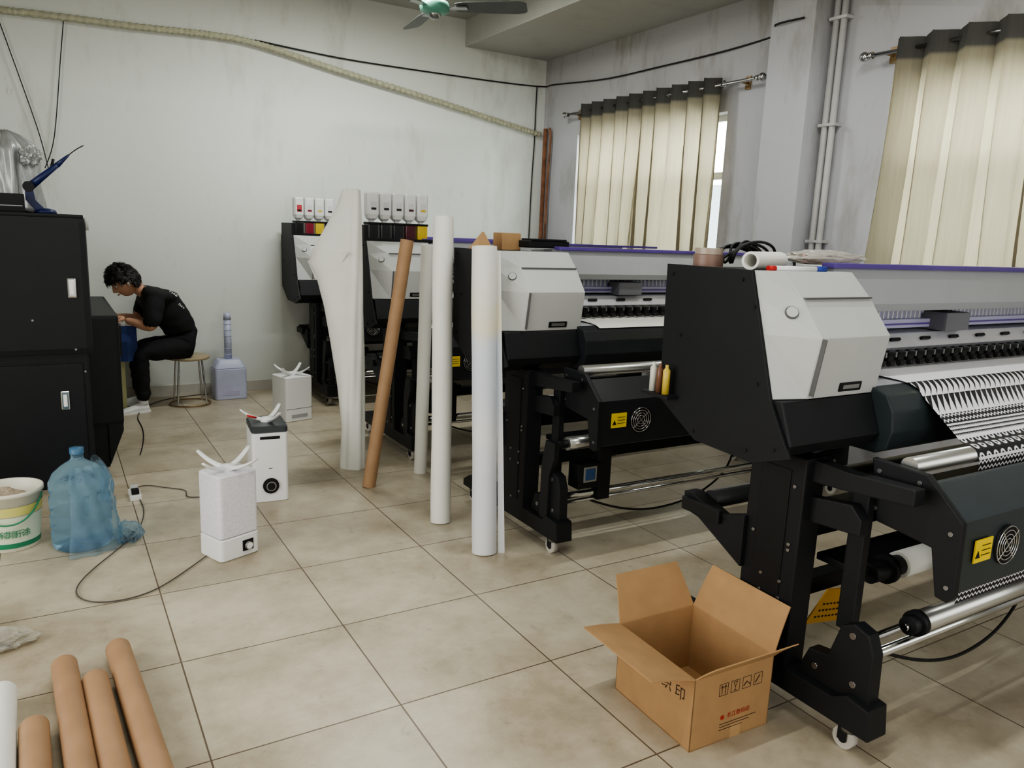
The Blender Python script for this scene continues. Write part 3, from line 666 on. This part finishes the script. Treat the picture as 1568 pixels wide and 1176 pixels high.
# ------------------------------------------------------------------ water jug, bucket, plastic
e=empty('water_jug')
jug=M('jug_blue',(170,208,234),.06,0,.03,14,bump=.35,trans=.85,ior=1.08,spec=.7)
prof=[(0,.004),(.105,.0),(.126,.012)]
for k in range(3):
    z0=.03+.085*k; prof+=[(.131,z0),(.131,z0+.055),(.124,z0+.063),(.124,z0+.073)]
prof+=[(.131,.30),(.129,.33),(.110,.37),(.072,.405),(.034,.43),(.027,.44),(.027,.47)]
lathe('bottle',prof,(.055,4.10,0),jug,e)
lathe('cap',[(.031,.462),(.031,.490),(.0,.493)],(.055,4.10,0),M('cap_blue',(70,110,140),.4),e,seg=24)
bagm=M('bag_blue_film',(196,220,236),.12,0,.05,30,bump=.7,trans=.88,ior=1.05)
secs=[]
for k in range(30):
    t=k/29; z=.004+.41*t; row=[]
    for i in range(61):
        s=i/60; a=-1.9+2.9*s; r=(.143 if z<.33 else .143-(z-.33)*.6)+.022*noise.noise(Vector((a*3.2,z*12,1)))+.045*(1-t)**4+.009*math.sin(13*a+8*t)
        row.append((.055+r*math.cos(a),4.10+r*math.sin(a),z+.03*noise.noise(Vector((a*4,2,5)))*t))
    secs.append(row)
loft('film_wrap',secs,bagm,e,cap=False,close=False,smooth=False)
crumpled('film_pool',(.255,4.08,0.0),(.06,.09,.045),bagm,e,7,.4)
e=empty('plastic_bag'); crumpled('bag',(-.36,3.35,0),(.10,.1,.045),M('bag_film',(225,222,212),.2,0,.1,20,bump=.8,trans=.7,ior=1.06),e,11,.4)
crumpled('bag_lobe',(-.26,3.17,0),(.12,.06,.035),M('bag_film',(0,0,0)),e,12,.4)
e=empty('paint_bucket'); BW=M('bucket_white',(218,215,200),.45); GR=M('bucket_green',(50,130,95),.5)
BX=(-.240,4.24,0)
lathe('pail',[(0,.004),(.115,0),(.118,.004),(.140,.27),(.148,.272),(.148,.29),(.143,.292),(.138,.285),(.115,.02),(0,.02)],BX,BW,e)
lathe('label_band',[(.1215,.04),(.133,.175)],BX,M('label_paper',(210,218,196),.5),e)
lathe('green_band',[(.1205,.02),(.1225,.045)],BX,GR,e)
lathe('yellow_band',[(.1345,.18),(.1385,.225)],BX,M('bucket_yellow',(205,198,120),.5),e)
for k in range(5):
    a=-math.pi/2-.35+.22*k; text('label_text','净漆墙乐涂'[k],.04,(BX[0]+.131*math.cos(a),4.24+.131*math.sin(a),.09),(math.pi/2,0,a+math.pi/2),GR,e,.0004)
wire('handle',[(BX[0]-.14,4.2,.26),(BX[0]-.10,4.10,.17),(BX[0],4.06,.13),(BX[0]+.1,4.1,.17),(BX[0]+.14,4.2,.26)],.004,GR,e)
crumpled('rag_inside',(BX[0]-.02,4.24,.22),(.10,.10,.06),M('rag',(176,160,140),.9),e,40,.3,flat=False)

TC=M('thin_cable',(82,76,70),.5)
wire('floor_cable',[(.60,3.74,.006),(.5,3.62,.006),(.4,3.5,.006),(.25,3.36,.006),(.05,3.38,.006),(-.02,3.55,.006),(.1,3.80,.006),(.36,4.2,.006),(.38,4.6,.006),(.33,4.85,.006)],.0028,TC)
wire('floor_cable',[(.93,4.5,.006),(.75,4.55,.006),(.55,4.55,.006),(.65,4.72,.006),(.5,4.8,.006),(.40,4.95,.006),(.34,4.85,.006)],.0028,TC)
wire('floor_cable',[(.45,5.6,.006),(.52,6.0,.006),(.55,6.5,.006),(.5,6.8,.006),(.75,7.44,.006),(1.2,7.44,.006)],.0035,CBL)
e=empty('power_strip'); box('strip',.31,.37,4.65,4.80,0,.03,WHT,e,b=.006)
for k in range(2): box('plug',.32,.36,4.67+.07*k,4.71+.07*k,.03,.06,GRY if k else BLK2,e,b=.006)

# ------------------------------------------------------------------ large black machine on the left
def machine():
    e=empty('powder_shaker_oven'); MB=M('machine_black',(24,26,29),.45,0,.06,spec=.35)
    box('lower_cabinet',-1.3,.35,5.37,6.75,.28,.98,MB,e,b=.02)
    prism('lower_skirt',-1.3,.26,[(5.4,.0),(5.4,.3),(6.7,.3),(6.7,0)],MB,e,b=.01)
    loft('corner_skirt',[[(.26,5.38,.02),(.26,6.7,.02),(.26,6.7,.3),(.26,5.38,.3)],[(.345,5.38,.24),(.345,6.7,.24),(.345,6.7,.3),(.345,5.38,.3)]],MB,e)
    box('front_cabinet',-1.3,.165,5.05,5.36,.0,.86,MB,e,b=.012)
    box('upper_hood',-1.3,.19,5.0,6.5,.80,1.57,MB,e,b=.035)
    box('hood_lid',-1.28,.18,5.02,6.4,1.565,1.585,BLK2,e,b=.008)
    box('lower_door',-.9,.13,5.04,5.05,.05,.74,MB,e,b=.004); box('door_shadow_gap',-.905,.135,5.045,5.052,.745,.752,BLK2,e,b=0)
    for (x,z) in ((.10,1.18),(.03,.53)):
        box('latch_plate',x-.022,x+.022,4.985 if z>1 else 5.03,5.0 if z>1 else 5.042,z-.055,z+.055,CHR,e,b=.010); box('latch_slot',x-.010,x+.010,4.98 if z>1 else 5.025,4.987 if z>1 else 5.031,z-.035,z+.035,WHT,e,b=.004)
    cyl('hinge',(.19,5.05,1.50),(.19,5.05,1.57),.015,GRY,e)
    box('control_box',.345,.37,5.5,5.62,.70,.9,BLK2,e,b=.006)
    for (x,z) in ((-.1,1.0),(.1,.83),(.14,.7)): cyl('screw',(x,4.998,z),(x,5.001,z),.006,STL,e,seg=10)
machine()
e=empty('articulated_arm'); NB=M('navy',(30,40,88),.4)
lathe('foot',[(0,0),(.06,0),(.055,.02),(.02,.03),(0,.03)],(.0,5.4,1.585),NB,e,seg=24)
loft('link_low',[[(-.02+a,5.4+b_,1.60) for a,b_ in ((-.03,-.02),(.03,-.02),(.03,.02),(-.03,.02))],[(-.075+a,5.4+b_,1.66) for a,b_ in ((-.02,-.02),(.03,-.02),(.03,.02),(-.02,.02))],[(-.075+a,5.4+b_,1.74) for a,b_ in ((-.02,-.02),(.02,-.02),(.02,.02),(-.02,.02))]],NB,e,b=.004)
cyl('link_high',(-.075,5.4,1.73),(.08,5.4,1.87),.024,NB,e,r1=.014); cyl('joint',(-.075,5.37,1.735),(-.075,5.43,1.735),.03,BLK,e)
cyl('nozzle',(.075,5.4,1.865),(.14,5.4,1.93),.016,NB,e,r1=.006); wire('tip_wire',[(.13,5.4,1.92),(.18,5.4,1.97),(.22,5.4,1.99)],.003,BLK,e)
cyl('trigger',(.04,5.4,1.83),(.06,5.4,1.90),.008,BLK,e)
e=empty('adapter_box'); box('adapter',-.25,-.10,5.3,5.42,1.585,1.69,BLK2,e,b=.008); box('vent',-.24,-.11,5.297,5.3,1.62,1.625,GRYB,e,b=0)
e=empty('draped_foil_cover'); FO=M('silver_foil',(170,172,172),.35,.35,.15,14,bump=.3)
secs=[]
for k in range(25):
    t=k/24; z=2.07-.48*t; r=.03+.13*min(1,t*5)**.6+.02*t
    secs.append([(-.20+(r*(1+.13*math.sin(9*a+2*t)+.08*math.sin(17*a-3*t)))*math.cos(a),5.80+.7*(r*(1+.13*math.sin(9*a+2*t)+.08*math.sin(17*a-3*t)))*math.sin(a),z+.01*math.sin(5*a)) for a in [2*math.pi*i/72 for i in range(72)]])
loft('drape',secs,FO,e,cap=True,smooth=True)
crumpled('crinkled_knot',(-.055,5.70,1.93),(.055,.05,.06),FO,e,23,.4,flat=False)

# ------------------------------------------------------------------ ceiling fan
e=empty('ceiling_fan',(2.62,5.69,0)); FG=M('fan_green',(95,150,130),.4); FB=M('fan_blade',(96,98,95),.45,.3)
cyl('downrod',(0,0,3.28),(0,0,3.7),.014,STL,e); lathe('canopy',[(.06,.42),(.05,.36),(.015,.34)],(0,0,3.28),FG,e)
lathe('motor',[(0,.10),(.05,.10),(.10,.085),(.115,.05),(.11,.02),(.07,.0),(0,-.005)],(0,0,3.18),FG,e)
lathe('bottom_cap',[(.05,0),(.045,-.025),(.02,-.035),(0,-.036)],(0,0,3.18),STL,e)
for k in range(3):
    a=.0-math.radians(38)+k*2*math.pi/3; d=Vector((math.cos(a),math.sin(a),0)); s=Vector((-d.y,d.x,0)); u=Vector((0,0,1)); secs=[]
    for t,w in ((.16,.05),(.22,.065),(.4,.075),(.62,.08),(.68,.068),(.70,.045)):
        c=d*t+Vector((0,0,3.23)); st=s*math.cos(.28)-u*math.sin(.28); n=s.cross(d)*.003
        secs.append([c-st*w-n,c+st*w-n,c+st*w+n,c-st*w+n])
    loft('blade',secs,FB,e); loft('blade_iron',[[d*t+Vector((0,0,3.222))+s*q*w+u*zz for q,zz in ((-1,-.004),(1,-.004),(1,.004),(-1,.004))] for t,w in ((.09,.02),(.25,.035))],STL,e)

# ------------------------------------------------------------------ stool, table, person
e=empty('round_stool',(.99,7.10,0)); lathe('seat',[(0,.405),(.165,.405),(.172,.412),(.172,.425),(.165,.432),(0,.432)],(0,0,0),M('stool_seat',(166,152,124),.5),e)
for k in range(4):
    a=math.pi/4+k*math.pi/2; wire('leg',[(.13*math.cos(a),.13*math.sin(a),.41),(.15*math.cos(a),.15*math.sin(a),.2),(.165*math.cos(a),.165*math.sin(a),.008)],.008,CHR,e)
wire('foot_ring',[(.166*math.cos(t),.166*math.sin(t),.012) for t in [2*math.pi*q/32 for q in range(32)]],.007,M('brass',(150,125,90)),e,poly=True,cyc=True)
e=empty('work_table'); box('top',-.6,.50,6.98,7.42,.70,.735,M('table_top',(205,205,196),.5),e,b=.004)
tl=M('table_leg',(196,194,145),.5)
for x in (-.57,.44):
    for y in (7.0,7.38): box('leg',x,x+.045,y,y+.04,0,.70,tl,e,b=.003)
box('rail',-.57,.48,7.0,7.02,.60,.70,tl,e,b=.003)
e=empty('fabric_bundle'); crumpled('cloth',(.26,7.24,.735),(.11,.11,.11),M('cloth_white',(225,228,222),.8,bump=.5),e,31,.3)
crumpled('cloth_green',(.19,7.12,.735),(.05,.05,.12),M('cloth_green',(150,190,140),.7),e,33,.3)
e=empty('work_piece'); box('sheet',.33,.47,7.0,7.12,.736,.742,M('pink_paper',(225,190,190),.6),e,b=0)
e=empty('blue_bag')
loft('hanging_cloth',[[(.49+.12*c-.02*s_,6.93+.02*s_,z) for c,s_ in ((-.5,1),(0,1.6),(.5,1),(.55,-1),(0,-1.6),(-.5,-1))] for z in (.72,.66)]+[[(.50+.15*c,6.91+.03*s_,z) for c,s_ in ((-.5,1),(0,1.6),(.5,1),(.5,-1),(0,-1.6),(-.5,-1))] for z in (.60,.52,.44)],M('cloth_blue',(40,56,104),.8,bump=.3),e)

SKIN=M('skin',(198,152,126),.5,0,.04); SHIRT=M('black_shirt',(24,24,27),.85,bump=.2); PANTS=M('black_trousers',(20,20,24),.85,bump=.2); HAIR=M('black_hair',(24,19,17),.5,0,.3,60,bump=.6); SHOE=M('white_shoe',(228,228,226),.5)
pe=empty('seated_person')
def skinned(name,V,E,rad,mats,labels=None,root=0,sub=2,parent=None):
    me=bpy.data.meshes.new(name+'_src'); me.from_pydata(V,E,[]); o=bpy.data.objects.new(name+'_src',me); C.objects.link(o)
    o.modifiers.new('Skin','SKIN'); sd=o.modifiers.new('Sub','SUBSURF'); sd.levels=sub; sd.render_levels=sub
    for i,r in enumerate(rad):
        sv=me.skin_vertices[0].data[i]; sv.radius=(r,r) if not isinstance(r,tuple) else r; sv.use_root=(i==root)
    bpy.context.view_layer.update(); dg=bpy.context.evaluated_depsgraph_get()
    nm=bpy.data.meshes.new_from_object(o.evaluated_get(dg)); nm.name=name
    bpy.data.objects.remove(o); nm.materials.clear()
    for m_ in mats: nm.materials.append(m_)
    if labels:
        VV=[Vector(v) for v in V]; cloth=set(); skn=set()
        for p in nm.polygons:
            best=1e9;bi=0
            for (a,b_),lb in zip(E,labels):
                A,B_=VV[a],VV[b_]; ab=B_-A; t=max(0,min(1,(p.center-A).dot(ab)/ab.length_squared)); d=(p.center-(A+ab*t)).length
                if d<best: best=d;bi=lb
            p.material_index=bi
            (cloth if bi else skn).update(p.vertices)
        for i in cloth:
            v=nm.vertices[i]; q=v.co
            k=.010*noise.noise(Vector((q.x*9,q.y*9,q.z*16)))+.006*noise.noise(Vector((q.x*22+3,q.y*14,q.z*24)))+.003
            v.co=q+v.normal*k
    for p in nm.polygons: p.use_smooth=True
    ob=bpy.data.objects.new(name,nm); C.objects.link(ob); ob.parent=parent; return ob
V=[(.96,7.09,.54),(.94,7.09,.64),(.89,7.085,.76),(.81,7.08,.88),(.72,7.07,.96),(.645,7.06,1.0),(.585,7.055,1.03),
   (.72,6.885,.93),(.70,6.84,.84),(.675,6.82,.745),(.67,6.83,.715),(.59,6.87,.745),(.50,6.95,.768),
   (.70,7.255,.93),(.68,7.30,.84),(.65,7.31,.75),(.64,7.30,.725),(.55,7.25,.755),(.46,7.17,.775),
   (.93,6.99,.51),(.76,6.93,.515),(.60,6.89,.50),(.585,6.89,.40),(.60,6.90,.25),(.60,6.91,.09),
   (.93,7.18,.51),(.76,7.22,.515),(.60,7.24,.50),(.60,7.24,.25),(.62,7.24,.09)]
E=[(0,1),(1,2),(2,3),(3,4),(4,5),(5,6),(4,7),(7,8),(8,9),(9,10),(10,11),(11,12),(4,13),(13,14),(14,15),(15,16),(16,17),(17,18),(0,19),(19,20),(20,21),(21,22),(22,23),(23,24),(0,25),(25,26),(26,27),(27,28),(28,29)]
lab=[1,1,1,1,1,0, 1,1,1,0,0,0, 1,1,1,0,0,0, 2,2,2,2,2,2, 2,2,2,2,2]
rad=[(.13,.14),(.135,.14),(.145,.145),(.15,.145),(.12,.115),.064,.050, .085,.080,.070,.045,.038,.026, .085,.080,.070,.045,.038,.026, .10,.090,.074,.070,.062,.052, .10,.090,.074,.062,.052]
body=skinned('body',V,E,rad,[SKIN,SHIRT,PANTS],lab,0,3,pe)
def hand(name,w,d,n,flip):
    w=Vector(w); d=Vector(d).normalized(); n=Vector(n); n=(n-d*n.dot(d)).normalized(); s=d.cross(n)*flip
    V=[w,w+d*.03,w+d*.06]; E=[(0,1),(1,2)]; rad=[.022,(.026),(.026)]
    for k,L_ in enumerate((.066,.074,.070,.056)):
        off=(k-1.5)*.019; base=w+d*.078+s*off; i=len(V)
        V+=[base,base+d*L_*.45-n*L_*.15,base+d*L_*.7-n*L_*.5,base+d*L_*.78-n*L_*.8]; E+=[(2,i),(i,i+1),(i+1,i+2),(i+2,i+3)]; rad+=[.010,.009,.008,.0065]
    i=len(V); V+=[w+d*.03-s*.032-n*.006,w+d*.055-s*.045-n*.02,w+d*.078-s*.045-n*.035]; E+=[(1,i),(i,i+1),(i+1,i+2)]; rad+=[.012,.0105,.008]
    skinned(name,[tuple(v) for v in V],E,rad,[SKIN],None,0,1,pe)
hand('hand_near',(.505,6.947,.780),(-1,.45,-.02),(0,0,1),1); hand('hand_far',(.465,7.173,.787),(-1,-.35,-.02),(0,0,1),-1)
def head():
    h=empty('head',(.515,7.045,1.075)); h.parent=pe; h.rotation_euler=(0,math.radians(-38),math.radians(8)); h.scale=(1.06,1.06,1.06)
    bm=bmesh.new(); bmesh.ops.create_uvsphere(bm,u_segments=56,v_segments=40,radius=1)
    g=lambda p,c,s: math.exp(-((p-Vector(c)).length/s)**2)
    for v in bm.verts:
        u=v.co.copy(); p=Vector((u.x*.093,u.y*.075,u.z*.115))
        if u.z<0: k=-u.z; p.y*=1-.38*k*k; p.x=p.x*(1-.12*k)-.018*k
        if p.x<0: p.x*=.96
        q=p.copy()
        p.x-= .028*g(q,(-.088,0,-.022),.016)+.012*g(q,(-.09,0,.002),.014)
        for sy in (-1,1): p.x+=.010*g(q,(-.085,.030*sy,.010),.016); p.x-=.006*g(q,(-.082,.034*sy,-.025),.02)
        p.x-=.008*g(q,(-.09,0,-.060),.014); p.x+=.005*g(q,(-.09,0,-.050),.006); p.x-=.010*g(q,(-.075,0,-.098),.018)
        p.x-=.006*g(q,(-.088,0,.032),.03)
        v.co=p
    mesh_obj('head_skin',bm,SKIN,h,True)
    for sy in (-1,1):
        bm=bmesh.new(); bmesh.ops.create_uvsphere(bm,u_segments=16,v_segments=10,radius=.011); bmesh.ops.translate(bm,verts=bm.verts,vec=(-.073,.030*sy,.009)); mesh_obj('eye',bm,WHT,h,True)
        bm=bmesh.new(); bmesh.ops.create_uvsphere(bm,u_segments=12,v_segments=8,radius=.0055); bmesh.ops.translate(bm,verts=bm.verts,vec=(-.081,.030*sy,.006)); mesh_obj('iris',bm,BLK2,h,True)
        wire('brow',[(-.084,.018*sy,.027),(-.084,.032*sy,.031),(-.076,.046*sy,.027)],.003,HAIR,h)
        bm=bmesh.new(); bmesh.ops.create_uvsphere(bm,u_segments=20,v_segments=14,radius=1)
        for v in bm.verts:
            r=math.hypot(v.co.x,v.co.z); v.co=Vector((v.co.x*.019,v.co.y*.009-(.006*math.exp(-(r/.5)**2))*(1 if v.co.y*sy>0 else 0)*sy,v.co.z*.032))+Vector((.008,.076*sy,-.008))
        mesh_obj('ear',bm,SKIN,h,True)
    cyl('earbud',(.004,-.083,-.012),(.004,-.093,-.012),.008,WHT,h); cyl('earbud_stem',(.003,-.089,-.014),(-.004,-.089,-.036),.004,WHT,h)
    wire('lips',[(-.093,-.02,-.056),(-.102,-.008,-.055),(-.103,0,-.056),(-.102,.008,-.055),(-.093,.02,-.056)],.004,M('lips',(175,110,100),.5),h)
    bm=bmesh.new(); bmesh.ops.create_icosphere(bm,subdivisions=5,radius=1)
    dele=[]
    for v in bm.verts:
        u=v.co.copy()
        if u.x<-.35 and u.z<.25: dele.append(v); continue
        if u.z<(-.62 if u.x>.1 else -.12): dele.append(v); continue
        n=noise.noise(Vector((u.x*6,u.y*6,u.z*2.5))); n2=noise.noise(u*14)
        k=1.18+.16*n+.08*n2
        v.co=Vector((u.x*.098*k,u.y*.086*k,u.z*.118*k+.006))
    bmesh.ops.delete(bm,geom=dele,context='VERTS')
    mesh_obj('hair_cap',bm,HAIR,h,True)
    rnd=random.Random(5); bm=bmesh.new()
    for k in range(700):
        th=rnd.uniform(-math.pi,math.pi); ph=rnd.uniform(-.5,1.45); u=Vector((math.cos(ph)*math.cos(th),math.cos(ph)*math.sin(th),math.sin(ph)))
        if u.x<-.3 and u.z<.3: continue
        if u.z<-.3 and u.x<.1: continue
        if u.z<.12 and -.3<u.x<.25: continue
        b0=Vector((u.x*.110,u.y*.096,u.z*.132+.006)); t=(Vector((-.5,rnd.uniform(-.6,.6),rnd.uniform(-.7,.1)))).normalized() if u.x<.2 else Vector((rnd.uniform(-.2,.5),rnd.uniform(-.5,.5),-.9))
        t=(t-u*t.dot(u)).normalized(); s=t.cross(u)*rnd.uniform(.004,.007)
        a=bm.verts.new(b0+s); b_=bm.verts.new(b0-s); m1=b0+t*.022+u*.012; c=bm.verts.new(m1+s*.7); d=bm.verts.new(m1-s*.7); f=bm.verts.new(b0+t*.045+u*rnd.uniform(.000,.020))
        bm.faces.new([a,b_,d,c]); bm.faces.new([c,d,f])
    mesh_obj('hair_locks',bm,HAIR,h,True)
head()
def shoe(x,y,rz):
    s=empty('shoe',(x,y,0)); s.parent=pe; s.rotation_euler=(0,0,rz); secs=[]
    for (px,w,hh) in ((.085,.02,.045),(.075,.032,.075),(.03,.038,.085),(-.02,.040,.075),(-.07,.046,.055),(-.12,.047,.042),(-.155,.038,.034),(-.17,.018,.022)):
        secs.append([(px,w*math.cos(a),max(.004,hh*.5+hh*.5*math.sin(a)*1.0)) for a in [2*math.pi*i/14 for i in range(14)]])
    loft('upper',secs,SHOE,s,smooth=True)
    loft('sole',[[(px,w*sy,z) for sy,z in ((-1,0),(1,0),(1,.018),(-1,.018))] for px,w in ((.09,.025),(.06,.038),(-.02,.04),(-.08,.048),(-.14,.044),(-.175,.02))],SHOE,s)
    cyl('sock',(.045,0,.06),(.04,0,.11),.036,WHT,s)
shoe(.56,6.91,.25); shoe(.58,7.24,-.1)
for (tx,c0,sz) in (('THE',(.80,7.06,.90),.045),('DAY',(.87,7.07,.80),.03)):
    n=Vector((.45,-.72,.53)).normalized(); c0=Vector(c0)
    ok,hit,hn,_=body.ray_cast(c0+n*.6,-n)
    if ok:
        hn=(hn+n).normalized(); o=text('shirt_print',tx,sz,hit+hn*.008,(0,0,0),WHT,pe,.001)
        o.rotation_mode='QUATERNION'; xa=Vector((.55,.1,-.75)); xa=(xa-hn*xa.dot(hn)).normalized(); ya=hn.cross(xa)
        o.rotation_quaternion=Matrix(((xa.x,ya.x,hn.x),(xa.y,ya.y,hn.y),(xa.z,ya.z,hn.z))).to_quaternion()

# ------------------------------------------------------------------ light
w=bpy.data.worlds.new('world'); bpy.context.scene.world=w; w.use_nodes=True
bg=w.node_tree.nodes['Background']; bg.inputs[0].default_value=(.92,.97,1,1); bg.inputs[1].default_value=2.5
def area(name,loc,rot,sx,sy,p,col=(1,1,1)):
    l=bpy.data.lights.new(name,'AREA'); l.shape='RECTANGLE'; l.size=sx; l.size_y=sy; l.energy=p; l.color=col
    o=bpy.data.objects.new(name,l); o.location=loc; o.rotation_euler=rot; C.objects.link(o); return o
hp=math.pi/2
area('daylight_window_a',(5.6,5.78,2.55),(0,hp-.45,0),.9,2.1,160,(1,.98,.93))
area('daylight_window_b',(5.6,2.25,2.55),(0,hp-.45,0),.9,2.1,160,(1,.98,.93))
area('daylight_doorway',(-2.5,2.2,1.7),(0,-hp,0),2.2,3.6,95,(1,.99,.95))
area('daylight_behind',(1.5,-2.1,1.9),(hp,0,0),4,2.2,55,(1,.99,.97))
for (x,y,p) in ((.6,1.2,34),(3.0,2.4,28),(2.3,5.7,60)):  # tubes added out of view as fill; the strongest brightens the back wall
    f=empty('added_tube_fixture',(x,y,0)); box('housing',-.62,.62,-.04,.04,3.64,3.70,WHT,f,b=.006)
    area('added_tube_fill',(x,y,3.63),(0,0,0),1.2,.07,p,(.97,1,.95))
